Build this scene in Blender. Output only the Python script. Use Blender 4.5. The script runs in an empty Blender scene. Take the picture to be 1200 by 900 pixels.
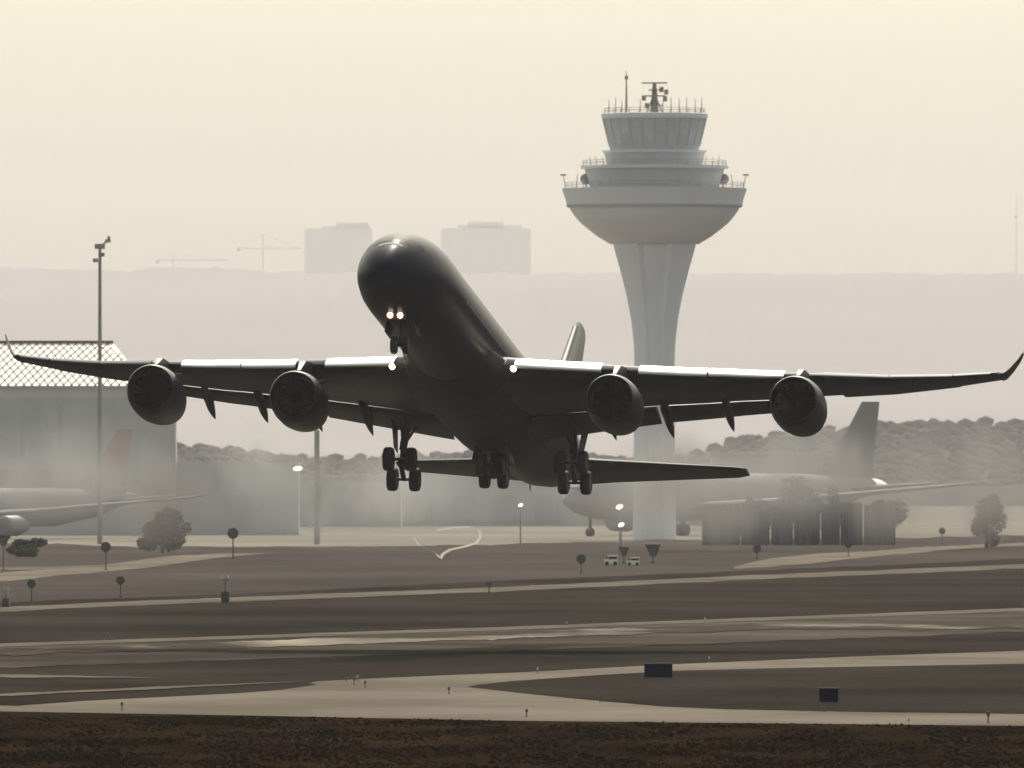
import bpy, bmesh, math, random
from mathutils import Vector, Matrix, noise
random.seed(7)
R = math.radians
C = bpy.context.scene.collection
F, H = 16777.0, 10.5          # focal length in pixels of a 1200 px wide frame, camera height in metres
HZ = 560.0                    # horizon row

# ------------------------------------------------------------------ camera, sky, sun, exposure
cam_d = bpy.data.cameras.new('camera'); cam = bpy.data.objects.new('camera', cam_d); C.objects.link(cam)
cam_d.sensor_width = 36; cam_d.lens = F * 36 / 1200
cam_d.clip_start = 1; cam_d.clip_end = 120000
cam.location = (0, 0, H)
cam.rotation_euler = (R(90) + math.atan((HZ - 450) / F), 0, 0)
cam_d.dof.use_dof = True; cam_d.dof.focus_distance = 900; cam_d.dof.aperture_fstop = 3.6
bpy.context.scene.camera = cam

SUN_EL, SUN_AZ = 44.0, 5.0   # behind the airliner, to the right
w = bpy.data.worlds.new('World'); bpy.context.scene.world = w; w.use_nodes = True
nt = w.node_tree; bg = nt.nodes['Background']
sky = nt.nodes.new('ShaderNodeTexSky'); sky.sky_type = 'NISHITA'; sky.sun_disc = False
sky.sun_elevation = R(SUN_EL); sky.sun_rotation = R(SUN_AZ)
sky.air_density = 1.0; sky.dust_density = 10.0; sky.ozone_density = 1.0; sky.altitude = 600
tint = nt.nodes.new('ShaderNodeMix'); tint.data_type = 'RGBA'; tint.blend_type = 'MULTIPLY'
tint.inputs[0].default_value = 1
hs = nt.nodes.new('ShaderNodeHueSaturation'); hs.inputs['Saturation'].default_value = 0.38   # smog greys the sky
nt.links.new(sky.outputs[0], hs.inputs['Color']); nt.links.new(hs.outputs[0], tint.inputs[6]); tint.inputs[7].default_value = (1.0, 1.0, 0.84, 1)
nt.links.new(tint.outputs[2], bg.inputs[0]); bg.inputs[1].default_value = 0.15
sd = bpy.data.lights.new('sun', 'SUN'); sd.energy = 2.0; sd.angle = R(0.5); sd.color = (1.0, 0.95, 0.88)
sun = bpy.data.objects.new('sun', sd); C.objects.link(sun)
sdir = Vector((math.sin(R(SUN_AZ)) * math.cos(R(SUN_EL)), math.cos(R(SUN_AZ)) * math.cos(R(SUN_EL)), math.sin(R(SUN_EL))))
sun.rotation_euler = sdir.to_track_quat('Z', 'Y').to_euler()
vs = bpy.context.scene.view_settings
vs.view_transform = 'Standard'; vs.look = 'None'; vs.exposure = 0.6; vs.gamma = 1; vs.use_curve_mapping = False
HAZE_K = 2.4e-5

# ------------------------------------------------------------------ helpers
def at(px, py, Y):
    return Vector(((px - 600) / F * Y, Y, H + (HZ - py) / F * Y))
def gy(py): return F * H / (py - HZ)
def gp(px, py, z=0.0):
    Y = gy(py); return Vector(((px - 600) / F * Y, Y, z))

def mat(name, col, rough=0.7, metal=0.0, spec=0.4, coat=0.0, vary=0.0, scale=1.0, col2=None, stretch=(1, 1, 1), bump=0.0, pos=(.36, .66), emit=None, strength=0):
    m = bpy.data.materials.new(name); m.use_nodes = True
    t = m.node_tree; b = t.nodes['Principled BSDF']
    b.inputs['Base Color'].default_value = (*col, 1); b.inputs['Roughness'].default_value = rough
    b.inputs['Metallic'].default_value = metal; b.inputs['Specular IOR Level'].default_value = spec
    b.inputs['Coat Weight'].default_value = coat; b.inputs['Coat Roughness'].default_value = 0.12
    if emit:
        b.inputs['Emission Color'].default_value = (*emit, 1); b.inputs['Emission Strength'].default_value = strength
    if vary or col2:
        c2 = col2 or tuple(max(0, c * (1 - vary)) for c in col)
        tc = t.nodes.new('ShaderNodeTexCoord'); mp = t.nodes.new('ShaderNodeMapping')
        mp.inputs['Scale'].default_value = stretch
        n = t.nodes.new('ShaderNodeTexNoise'); n.inputs['Scale'].default_value = scale; n.inputs['Detail'].default_value = 8; n.inputs['Roughness'].default_value = 0.62
        r = t.nodes.new('ShaderNodeValToRGB'); r.color_ramp.elements[0].position = pos[0]; r.color_ramp.elements[1].position = pos[1]
        r.color_ramp.elements[0].color = (*col, 1); r.color_ramp.elements[1].color = (*c2, 1)
        t.links.new(tc.outputs['Object'], mp.inputs[0]); t.links.new(mp.outputs[0], n.inputs[0])
        t.links.new(n.outputs['Fac'], r.inputs[0]); t.links.new(r.outputs[0], b.inputs['Base Color'])
        if bump:
            bp = t.nodes.new('ShaderNodeBump'); bp.inputs['Strength'].default_value = bump; bp.inputs['Distance'].default_value = 0.1
            t.links.new(n.outputs['Fac'], bp.inputs['Height']); t.links.new(bp.outputs[0], b.inputs['Normal'])
    return m

class MB:
    def __init__(s): s.v = []; s.f = []
    def ring_loft(s, rings, cap=True, closed=True):
        n = len(rings[0]); b0 = len(s.v)
        for r in rings: s.v += [Vector(p) for p in r]
        for i in range(len(rings) - 1):
            for j in range(n if closed else n - 1):
                k = (j + 1) % n
                s.f.append((b0 + i*n + j, b0 + i*n + k, b0 + (i+1)*n + k, b0 + (i+1)*n + j))
        if cap and closed:
            s.f.append(tuple(b0 + j for j in range(n))[::-1])
            s.f.append(tuple(b0 + (len(rings)-1)*n + j for j in range(n)))
        return s
    def box(s, x0, x1, y0, y1, z0, z1):
        return s.ring_loft([[(x0, y0, z0), (x1, y0, z0), (x1, y1, z0), (x0, y1, z0)], [(x0, y0, z1), (x1, y0, z1), (x1, y1, z1), (x0, y1, z1)]])
    def tube(s, path, rad, n=10, cap=True):
        path = [Vector(p) for p in path]
        if not hasattr(rad, '__len__'): rad = [rad] * len(path)
        rings = []
        for i, p in enumerate(path):
            d = (path[min(i+1, len(path)-1)] - path[max(i-1, 0)]).normalized()
            up = Vector((0, 0, 1)) if abs(d.z) < 0.9 else Vector((0, 1, 0))
            a = d.cross(up).normalized(); b = d.cross(a)
            rings.append([p + (a*math.cos(2*math.pi*k/n) + b*math.sin(2*math.pi*k/n))*rad[i] for k in range(n)])
        return s.ring_loft(rings, cap)
    def lathe(s, prof, n=32, axis='z', c=(0, 0, 0), cap=True):   # prof: (t along axis, radius)
        c = Vector(c); rings = []
        for t, r in prof:
            rg = []
            for k in range(n):
                a = 2*math.pi*k/n; u, v = r*math.cos(a), r*math.sin(a)
                rg.append(c + Vector({'z': (u, v, t), 'y': (u, t, v), 'x': (t, u, v)}[axis]))
            rings.append(rg)
        return s.ring_loft(rings, cap)
    def blob(s, c, r, sub=2, squash=(1, 1, 1), amp=0.25, freq=1.0, seed=0):
        bm = bmesh.new(); bmesh.ops.create_icosphere(bm, subdivisions=sub, radius=1); b0 = len(s.v)
        for v in bm.verts:
            k = 1 + amp * noise.noise(v.co * 2.2 * freq + Vector((seed, seed*1.7, 0))) + amp*.6*noise.noise(v.co*5*freq + Vector((seed, 0, seed)))
            s.v.append(Vector(c) + Vector((v.co.x*squash[0], v.co.y*squash[1], v.co.z*squash[2])) * r * k)
        for f in bm.faces: s.f.append(tuple(b0 + v.index for v in f.verts))
        bm.free(); return s
    def build(s, name, m, parent=None, smooth=False, off=None, angle=38):
        me = bpy.data.meshes.new(name)
        o = off or Vector((0, 0, 0))
        me.from_pydata([tuple(Vector(v) - o) for v in s.v], [], s.f)
        bm = bmesh.new(); bm.from_mesh(me); bmesh.ops.remove_doubles(bm, verts=bm.verts, dist=1e-5)
        bmesh.ops.recalc_face_normals(bm, faces=bm.faces); bm.to_mesh(me); bm.free()
        me.materials.append(m)
        if smooth:
            for p in me.polygons: p.use_smooth = True
            try: me.set_sharp_from_angle(angle=R(angle))
            except Exception: pass
        ob = bpy.data.objects.new(name, me); C.objects.link(ob)
        if parent: ob.parent = parent
        return ob

def tag(o, label=None, cat=None, group=None, kind=None):
    if label: o['label'] = label
    if cat: o['category'] = cat
    if group: o['group'] = group
    if kind: o['kind'] = kind
    return o
def empty(name, loc, label, cat, group=None, rz=0):
    o = bpy.data.objects.new(name, None); C.objects.link(o); o.location = loc; o.rotation_euler = (0, 0, rz)
    return tag(o, label, cat, group)
def copy_tree(o, parent=None):
    c = o.copy(); C.objects.link(c)
    if parent: c.parent = parent
    for ch in [q for q in C.objects if q.parent == o]: copy_tree(ch, c)
    return c
def lerp_list(pts, x):
    if x <= pts[0][0]: return pts[0][1]
    for a, b in zip(pts, pts[1:]):
        if x <= b[0]: return a[1] + (b[1]-a[1])*(x-a[0])/(b[0]-a[0])
    return pts[-1][1]

# ------------------------------------------------------------------ materials
M = {}
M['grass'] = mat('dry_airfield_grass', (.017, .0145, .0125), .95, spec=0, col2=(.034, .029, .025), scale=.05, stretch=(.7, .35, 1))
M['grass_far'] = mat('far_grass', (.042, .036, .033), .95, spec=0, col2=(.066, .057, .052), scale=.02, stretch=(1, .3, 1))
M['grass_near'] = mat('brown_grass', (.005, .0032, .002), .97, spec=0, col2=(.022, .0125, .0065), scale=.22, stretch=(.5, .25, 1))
M['tuft'] = mat('dry_stalks', (.012, .0075, .0045), .97, spec=0, col2=(.04, .025, .013), scale=.6)
M['tuft2'] = mat('dry_stalks_pale', (.06, .052, .044), .97, spec=0, col2=(.085, .072, .06), scale=.6)
M['concrete'] = mat('taxiway_concrete', (.105, .088, .073), .9, spec=0, col2=(.165, .142, .12), scale=.09, stretch=(.6, .3, 1))
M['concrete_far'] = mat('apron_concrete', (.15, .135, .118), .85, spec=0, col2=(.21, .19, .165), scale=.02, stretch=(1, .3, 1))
M['asphalt'] = mat('runway_asphalt', (.038, .032, .027), .9, spec=0, col2=(.085, .072, .062), scale=.06, stretch=(.5, .35, 1))
M['shoulder'] = mat('pale_shoulder', (.13, .112, .094), .85, spec=0, col2=(.075, .065, .055), scale=.13, stretch=(.5, .4, 1))
M['runway_glints'] = mat('runway_glint_patches', (.05, .042, .036), .9, spec=0, col2=(.33, .29, .24), scale=.085, stretch=(.55, .12, 1), pos=(.5, .72))  # pale patches painted in for sun glints on the asphalt
M['pale_track'] = mat('pale_gravel', (.32, .29, .25), .9, spec=0, vary=.2, scale=.1)
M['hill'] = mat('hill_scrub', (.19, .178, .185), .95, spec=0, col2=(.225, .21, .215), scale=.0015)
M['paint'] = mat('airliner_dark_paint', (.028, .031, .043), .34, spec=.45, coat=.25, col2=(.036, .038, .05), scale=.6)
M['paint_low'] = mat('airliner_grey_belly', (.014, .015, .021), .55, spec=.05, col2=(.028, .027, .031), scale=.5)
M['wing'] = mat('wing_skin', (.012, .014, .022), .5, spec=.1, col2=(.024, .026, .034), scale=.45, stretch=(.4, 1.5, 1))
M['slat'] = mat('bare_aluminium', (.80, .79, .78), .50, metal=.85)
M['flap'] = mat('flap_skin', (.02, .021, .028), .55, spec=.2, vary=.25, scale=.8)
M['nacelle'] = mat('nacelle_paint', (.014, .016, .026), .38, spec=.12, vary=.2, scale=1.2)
M['intake'] = mat('intake_lining', (.002, .003, .006), .9, spec=0)
M['fan'] = mat('fan_blades', (.0015, .002, .004), .9, spec=0)
M['gear'] = mat('gear_steel', (.02, .02, .026), .5, metal=.3)
M['tyre'] = mat('tyre_rubber', (.010, .010, .014), .8, vary=.3, scale=4)
M['hub'] = mat('wheel_hub', (.014, .014, .018), .7)
M['glass'] = mat('cockpit_glass', (.003, .004, .008), .3, spec=.015)
M['pale'] = mat('pale_paint', (.42, .42, .42), .8, spec=0)
M['stripe'] = mat('grey_stripe', (.16, .16, .17), .45)
M['stripe_light'] = mat('weathered_white', (.30, .30, .30), .6)
M['fin'] = mat('fin_paint', (.15, .145, .14), .5, col2=(.2, .19, .18), scale=.4)
M['fin_edge'] = mat('fin_leading_edge', (.03, .03, .035), .5)
M['lamp'] = mat('lit_lamp', (1, 1, 1), emit=(1, .78, .48), strength=5)
M['lamp_and_glint'] = mat('lit_lamps_and_glint', (1, 1, 1), emit=(1, .90, .72), strength=1.3)
M['far_steel'] = mat('far_crane_steel', (.42, .39, .38), .8)
M['red'] = mat('red_housing', (.10, .012, .01), .5)
M['tower'] = mat('tower_concrete', (.66, .675, .72), .9, spec=0, col2=(.71, .725, .77), scale=.12, stretch=(1, 1, .5))
M['tower_glass'] = mat('tower_glass', (.54, .55, .575), .5, spec=.1, vary=.15, scale=.5)
M['tower_band'] = mat('tower_cladding', (.50, .505, .52), .9, spec=0, vary=.12, scale=.3)
M['steel'] = mat('galvanised_steel', (.26, .245, .24), .6, metal=.2)
M['roofpanel'] = mat('roof_panels', (.56, .50, .39), .6, spec=.6, vary=.08, scale=.2)
M['rib'] = mat('roof_ribs', (.05, .045, .04), .6)
M['wall'] = mat('terminal_wall', (.52, .52, .53), .7, spec=.3, vary=.15, scale=.06)
M['wallglass'] = mat('terminal_glazing', (.47, .48, .49), .4, spec=.3, vary=.2, scale=.1)
M['leaf'] = mat('tree_leaves', (.045, .05, .035), .9, spec=0, col2=(.075, .08, .055), scale=.15)
M['leaf_far'] = mat('wood_leaves', (.05, .049, .045), .9, spec=0, col2=(.085, .082, .078), scale=.05)
M['bark'] = mat('bark', (.05, .04, .035), .9, vary=.3, scale=2)
M['jet_white'] = mat('parked_jet_paint', (.16, .165, .175), .75, vary=.1, scale=.2)
M['jet_red'] = mat('parked_jet_red', (.34, .26, .25), .5, vary=.15, scale=.3)
M['jet_grey'] = mat('parked_jet_grey', (.20, .197, .20), .75, vary=.1, scale=.2)
M['jet_shine'] = mat('polished_metal', (.9, .88, .82), .22, metal=1)
M['engine_far'] = mat('parked_jet_engine', (.12, .12, .13), .5)
M['blue'] = mat('blue_box_paint', (.003, .006, .035), .9, spec=.1, vary=.3, scale=2)
M['sign'] = mat('sign_back', (.05, .05, .052), .7)
M['post'] = mat('sign_post', (.06, .06, .06), .6)
M['white'] = mat('white_vehicle_paint', (.75, .75, .74), .35, spec=.5)
M['blueveh'] = mat('blue_grey_vehicle_paint', (.12, .14, .19), .4, vary=.15, scale=1)
M['container'] = mat('container_paint', (.07, .073, .08), .7, vary=.2, scale=.3)
M['container2'] = mat('container_violet_paint', (.075, .07, .09), .7, vary=.2, scale=.3)
M['block'] = mat('apartment_render', (.74, .70, .69), .8, vary=.12, scale=.02)
M['block_win'] = mat('apartment_windows', (.62, .60, .60), .5)
M['orange'] = mat('edge_lamp_housing', (.32, .22, .10), .6)

# ------------------------------------------------------------------ ground and pavements (structure)
def sheet(name, pts, m, z, kind='structure'):
    mb = MB(); mb.v = [gp(x, y, z) for x, y in pts]; mb.f = [tuple(range(len(pts)))]
    o = mb.build(name, m); tag(o, kind=kind); return o
def strip(name, xs_lo, xs_up, m, z, wob=0.0, n=260, seed=0, taper=0):
    x0, x1 = xs_lo[0][0], xs_lo[-1][0]; mb = MB(); lo = []; up = []
    for i in range(n + 1):
        x = x0 + (x1-x0)*i/n
        a, b = lerp_list(xs_lo, x), lerp_list(xs_up, x)
        a += wob * (noise.noise(Vector((x*.02, seed, 0))) + .5*noise.noise(Vector((x*.11, seed, 4)))); b += wob * (noise.noise(Vector((x*.02, seed+9, 3))) + .5*noise.noise(Vector((x*.11, seed+3, 8))))
        if taper:
            e_ = min(1, (x1 - x)/taper); c_ = (a+b)/2; a = c_ + (a-c_)*e_; b = c_ + (b-c_)*e_
        lo.append(gp(x, a, z)); up.append(gp(x, min(b, a), z))
    mb.v = lo + up
    mb.f = [(i, i+1, n+1+i+1, n+1+i) for i in range(n)]
    o = mb.build(name, m); tag(o, kind='structure'); return o
def line(name, pts, half, m, z, **k):
    return strip(name, [(x, y+half) for x, y in pts], [(x, y-half) for x, y in pts], m, z, **k)

mb = MB(); mb.v = [Vector(p) for p in ((-48000, 60, 0), (48000, 60, 0), (48000, 33000, 0), (-48000, 33000, 0))]; mb.f = [(0, 1, 2, 3)]
tag(mb.build('ground', M['grass']), kind='structure')
fg_top = [(-400, 828), (0, 834), (300, 839), (600, 845), (900, 848), (1200, 851), (1600, 854)]
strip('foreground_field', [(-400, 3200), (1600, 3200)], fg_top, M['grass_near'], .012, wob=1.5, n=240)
# far grass
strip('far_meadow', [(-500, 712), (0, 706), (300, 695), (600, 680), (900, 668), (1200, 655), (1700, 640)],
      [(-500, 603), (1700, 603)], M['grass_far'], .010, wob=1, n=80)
# taxiway with its junction, and the grass island between the two arms
low = fg_top
up_r = [(1600, 750), (1200, 763), (1000, 770), (790, 779), (600, 789), (520, 792), (430, 796), (372, 799), (362, 801), (372, 803),
        (330, 809), (280, 813), (200, 817), (100, 822), (20, 828), (-400, 818)]
sheet('taxiway', [(x, y + .3) for x, y in low] + up_r, M['concrete'], .030)
sheet('taxiway_island', [(548, 806), (562, 803), (600, 799), (700, 792), (790, 787), (900, 784), (1200, 778.5), (1600, 772),
      (1600, 845), (1200, 837.5), (1000, 835), (850, 832), (780, 829), (700, 822), (630, 815), (575, 809)], M['grass'], .045)
line('taxiway_shoulder', [(-400, 829), (0, 815.5), (120, 810), (250, 804), (362, 799)], 1.3, M['shoulder'], .05, wob=.8, taper=150)
line('worn_track', [(-400, 790), (0, 793), (100, 794), (190, 795)], 1.6, M['shoulder'], .05, wob=.8, taper=150)
line('island_edge', [(548, 805.5), (556, 803), (575, 801)], 1.2, M['shoulder'], .055)
# runway with pale shoulders
RW = [(-400, 772), (0, 757), (300, 747), (600, 737), (900, 726), (1200, 715), (1600, 700)]
strip('runway', [(x, y + 26) for x, y in RW], RW, M['asphalt'], .030, wob=1.2)
line('runway_edge_line', [(x, y) for x, y in RW], 1.8, M['shoulder'], .06, wob=.5)
strip('runway_glint_lane', [(-400, 782), (0, 769), (300, 760), (600, 749), (900, 739), (1200, 738), (1600, 725)], [(-400, 775), (0, 762), (300, 752), (600, 741), (900, 732), (1200, 729), (1600, 716)], M['runway_glints'], .07, wob=2.2)
line('service_road', [(-400, 727), (0, 715), (120, 709), (250, 704), (600, 690.5), (860, 678), (1200, 664), (1600, 650)], 2.6, M['shoulder'], .045, wob=.8)
strip('link_taxiway', [(-400, 705), (0, 682), (60, 676), (140, 669), (200, 662), (260, 655), (330, 650)], [(-400, 690), (0, 672), (60, 667), (140, 660), (200, 652), (260, 647), (330, 646)], M['concrete'], .045, wob=1, taper=120)
line('grass_track', [(-400, 668), (0, 667), (60, 666), (140, 663)], 1.6, M['shoulder'], .055, wob=.8)
strip('eastern_taxiway', [(860, 667), (930, 663), (1000, 655), (1070, 648), (1130, 643), (1500, 628)], [(860, 665), (900, 655), (960, 649), (1000, 647), (1070, 642), (1130, 639), (1500, 624)], M['concrete'], .045, wob=1.2)
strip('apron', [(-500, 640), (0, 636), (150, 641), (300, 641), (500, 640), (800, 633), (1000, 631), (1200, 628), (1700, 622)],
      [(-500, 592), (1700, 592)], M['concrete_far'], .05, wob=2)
# curled perimeter track
loop = [(484, 630), (492, 640), (505, 646), (512, 650), (516, 656), (519, 650), (527, 645), (545, 641), (558, 637), (563, 630), (562, 622), (550, 618), (530, 619), (512, 622)]
mb = MB(); n = len(loop)
for x, y in loop: mb.v += [gp(x-1.6, y-.8, .09), gp(x+1.6, y+.8, .09)]
mb.f = [(2*i, 2*i+1, 2*i+3, 2*i+2) for i in range(n-1)]
tag(mb.build('perimeter_track', M['pale_track']), kind='structure')

# hills
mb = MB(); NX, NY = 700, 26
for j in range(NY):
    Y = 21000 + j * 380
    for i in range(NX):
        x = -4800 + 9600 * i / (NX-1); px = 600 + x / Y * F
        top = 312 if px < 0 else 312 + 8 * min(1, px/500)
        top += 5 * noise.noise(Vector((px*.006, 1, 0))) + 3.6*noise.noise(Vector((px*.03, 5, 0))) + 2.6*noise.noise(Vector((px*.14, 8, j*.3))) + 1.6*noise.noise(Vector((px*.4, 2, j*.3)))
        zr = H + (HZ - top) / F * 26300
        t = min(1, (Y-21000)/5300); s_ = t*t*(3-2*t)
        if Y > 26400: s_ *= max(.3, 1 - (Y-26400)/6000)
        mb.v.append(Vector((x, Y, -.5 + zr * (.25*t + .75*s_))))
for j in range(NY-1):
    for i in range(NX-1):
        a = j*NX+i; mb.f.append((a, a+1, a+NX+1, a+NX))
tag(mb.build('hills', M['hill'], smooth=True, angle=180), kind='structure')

# ------------------------------------------------------------------ far blocks and cranes on the hills
def block(px0, px1, steps, label):
    Y = 33000; x0, x1 = at(px0, 0, Y).x, at(px1, 0, Y).x; cx = (x0+x1)/2
    e = empty('apartment_block', (cx, Y, 300), label, 'apartment block', 'apartment towers on the far hills')
    top0 = at(0, 268, Y).z - 300
    MB().box(x0-cx, x1-cx, -22, 22, 0, top0).build('wall', M['block'], e)
    for a, b, t in steps:
        zt = at(0, t, Y).z - 300
        MB().box(at(a, 0, Y).x-cx, at(b, 0, Y).x-cx, -20, 20, top0 + .01, zt).build('roof_storey', M['block'], e)
    nb = 6
    for k in range(nb):
        xa = x0-cx + (x1-x0)*(k+.28)/nb; xb = x0-cx + (x1-x0)*(k+.72)/nb
        m_ = MB()
        for q in range(16): m_.box(xa, xb, -22.3, -22.05, top0 - 8 - q*6.2, top0 - 5 - q*6.2)
        m_.build('window_column', M['block_win'], e)
    return e
block(357, 436, [(378, 434, 265), (394, 432, 261)], 'pale tower block on the far hills, partly behind the airliner nose')
block(517, 622, [(536, 612, 264), (548, 590, 260)], 'pale wide tower block on the far hills to the right of the airliner nose')
def crane(px, ptop, pbase, jy, j0, j1, label, Y=27500):
    b = at(px, pbase, Y); e = empty('tower_crane', (b.x, Y, b.z - 40), label, 'crane', 'tower cranes on the skyline')
    o = Vector((b.x, Y, b.z - 40)); top = at(px, ptop, Y); jz = at(px, jy, Y).z
    MB().tube([(0, 0, 0), (0, 0, top.z - o.z)], 1.1, 4).build('mast', M['far_steel'], e)
    MB().tube([(at(j0, 0, Y).x-o.x, 0, jz-o.z), (at(j1, 0, Y).x-o.x, 0, jz-o.z)], .9, 4).build('jib', M['far_steel'], e)
    MB().tube([(at(j0, 0, Y).x-o.x, 0, jz-o.z+.5), (0, 0, top.z-o.z), (at(j1, 0, Y).x*.9+.1*b.x-o.x, 0, jz-o.z+.5)], .4, 4).build('stay_cable', M['far_steel'], e)
    cx = at(j0, 0, Y).x - o.x
    MB().box(cx-1, cx+6, -2, 2, jz-o.z-6, jz-o.z-1).build('counterweight', M['far_steel'], e)
crane(308, 274, 330, 291, 278, 352, 'tall thin tower crane on the skyline just left of the left tower block')
crane(203, 296, 330, 305, 183, 268, 'low tower crane on the skyline, furthest left of the cranes')
b = at(1191, 330, 27500); e = empty('radio_mast', (b.x, 27500, b.z-60), 'thin lattice radio mast on the far hills at the right edge', 'radio mast')
zt = at(0, 228, 27500).z - (b.z-60)
MB().tube([(0, 0, 0), (0, 0, zt)], [1.6, .5], 6).build('mast', M['far_steel'], e)
MB().tube([(0, 0, zt*.8), (0, 0, zt*.82)], 3, 8).build('antenna_ring', M['far_steel'], e)

# ------------------------------------------------------------------ control tower
TY = 2430.0; TX = at(767, 0, TY).x
def tz(py): return at(0, py, TY).z
def tr(p): return p / F * TY
tw = empty('control_tower', (TX, TY, 0), 'grey concrete airport control tower with flared shaft, wide bowl and glazed cab', 'control tower')
prof = [(640, 28), (600, 27), (540, 26.5), (431, 25.5), (403, 26.5), (374, 30), (345, 36), (316, 44), (300, 49), (286, 53)]
NS = 64
def shaft_ring(r, z):
    out = []
    for k in range(NS):
        a = 2*math.pi*k/NS; rr = r
        d = abs(math.sin(2*a))  # four flat faces meeting at softened ribs
        rr *= 1 - .05*d
        g = min(abs(((a - q + math.pi) % (2*math.pi)) - math.pi) for q in (0, math.pi/2, math.pi, 1.5*math.pi))
        if g < .30: rr *= .90
        out.append((rr*math.cos(a), rr*math.sin(a), z))
    return out
rings = []
for i in range(len(prof)-1):
    for q in range(4):
        t = q/4; rings.append(shaft_ring(tr(prof[i][1]*(1-t)+prof[i+1][1]*t)*1.02, max(0, tz(prof[i][0]*(1-t)+prof[i+1][0]*t))))
rings.append(shaft_ring(tr(53.5), tz(285)))
MB().ring_loft(rings).build('shaft', M['tower'], tw, True)
def lath(name, pts, m, n=48, **k):
    return MB().lathe([(tz(y), tr(r)) for y, r in pts], n).build(name, m, tw, True, **k)
bowl = lath('bowl', [(286, 52), (283, 57), (277, 67), (270, 76), (262, 86), (254, 93), (246, 98.5), (240, 101), (240, 103), (233, 104.5), (226, 107), (221, 108.5), (221, 86)], M['tower'])
MB().lathe([(tz(243), tr(102.2)), (tz(241), tr(103.6)), (tz(240), tr(103.6))], 48).build('bowl_rim', M['tower_band'], bowl, True)
lath('lower_storey', [(222, 85), (219.5, 76), (213, 77.5), (205, 80), (198, 82)], M['tower_band'])
lath('deck', [(198.2, 82), (198, 86), (194.5, 87), (194.5, 60)], M['tower'])
lath('upper_storey', [(194.6, 56), (188, 57), (182, 58.5), (179, 59)], M['tower_band'])
lath('cab_ledge', [(179.2, 59), (179, 61), (176.5, 61.5), (176.5, 50)], M['tower'])
cab = lath('cab_glazing', [(176.6, 52), (170, 53.2), (150, 58), (139, 60.3)], M['tower_glass'], n=24)
m_ = MB()
for k in range(24):
    a = 2*math.pi*k/24
    m_.tube([(tr(53)*math.cos(a), tr(53)*math.sin(a), tz(171)), (tr(60.6)*math.cos(a), tr(60.6)*math.sin(a), tz(139))], .13, 4)
m_.build('mullions', M['tower_band'], cab)
lath('cab_roof', [(139.2, 60), (139, 62), (133.5, 62.5), (133, 61), (132, 20)], M['tower'])
def railing(name, y0, y1, r, n):
    m_ = MB()
    for k in range(n):
        a = 2*math.pi*k/n; m_.tube([(tr(r)*math.cos(a), tr(r)*math.sin(a), tz(y0)), (tr(r)*math.cos(a), tr(r)*math.sin(a), tz(y1))], .035, 4)
    for yy in (y1, (y0+y1)/2):
        m_.tube([(tr(r)*math.cos(2*math.pi*k/n), tr(r)*math.sin(2*math.pi*k/n), tz(yy)) for k in range(n+1)], .04, 4)
    return m_.build(name, M['steel'], tw)
railing('roof_railing', 133, 127, 59, 30); railing('deck_railing', 194, 188, 84, 40); railing('bowl_railing', 221, 214, 105, 48)
for px, yt in ((-56, 116), (-48, 114), (-40, 116), (-18, 117), (20, 115), (30, 116), (40, 113), (50, 116), (58, 114), (10, 118)):
    x = tr(px*.95); y = random.choice((-1, 1))*math.sqrt(max(0, tr(58)**2 - x*x))*.8
    MB().tube([(x, y, tz(133)), (x, y, tz(yt))], [.12, .05], 5).build('whip_antenna', M['steel'], tw)
MB().tube([(tr(-33), 0, tz(132.5)), (tr(-33), 0, tz(108)), (tr(-33), 0, tz(83))], [.22, .16, .06], 6).tube([(tr(-33), 0, tz(93)), (tr(-33), 0, tz(89))], .3, 6).build('tall_antenna', M['steel'], tw)
rad = MB()
rad.tube([(0, 0, tz(132.5)), (0, 0, tz(97))], [.75, .3], 8)
for dx in (-1.4, 1.4): rad.tube([(dx, 0, tz(132.5)), (0, 0, tz(110))], .12, 5)
for yy, rr in ((124, 1.5), (113, 1.9), (106, 1.0)): rad.lathe([(tz(yy), rr), (tz(yy)+.18, rr)], 12)
rad.box(tr(-15), tr(15), -.4, .4, tz(98), tz(96.4))
for dx, yy in ((-1.8, 118), (1.8, 119), (1.2, 108), (-1.3, 127), (2.0, 111)): rad.box(dx-.35, dx+.35, -.3, .3, tz(yy), tz(yy)+.9)
rad.build('radar_mast', M['steel'], tw)
for s_ in (-1, 1):
    x = tr(80)*s_
    MB().lathe([(0, .05), (.25, .6), (.55, .95)], 14, 'y', (x + s_*.1, -1.5, tz(210))).tube([(x, -1, tz(221)), (x, -1, tz(210))], .14, 6).build('dish_antenna', M['steel'], tw, True)
    MB().tube([(tr(92)*s_, 0, tz(221)), (tr(90)*s_, 0, tz(204))], .07, 5).build('bracket_pole', M['steel'], tw)
    MB().tube([(tr(104)*s_, -.5, tz(221)), (tr(107)*s_, -.5, tz(205))], .07, 5).box(tr(107)*s_-.5, tr(107)*s_+.5, -.6, -.4, tz(206), tz(204)).build('bracket_lamp', M['steel'], tw)
    for q in (60, 68, 75): MB().tube([(tr(q)*s_, 1, tz(194)), (tr(q+1)*s_, 1, tz(184-random.random()*3))], .06, 5).build('whip_antenna', M['steel'], tw)

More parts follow.
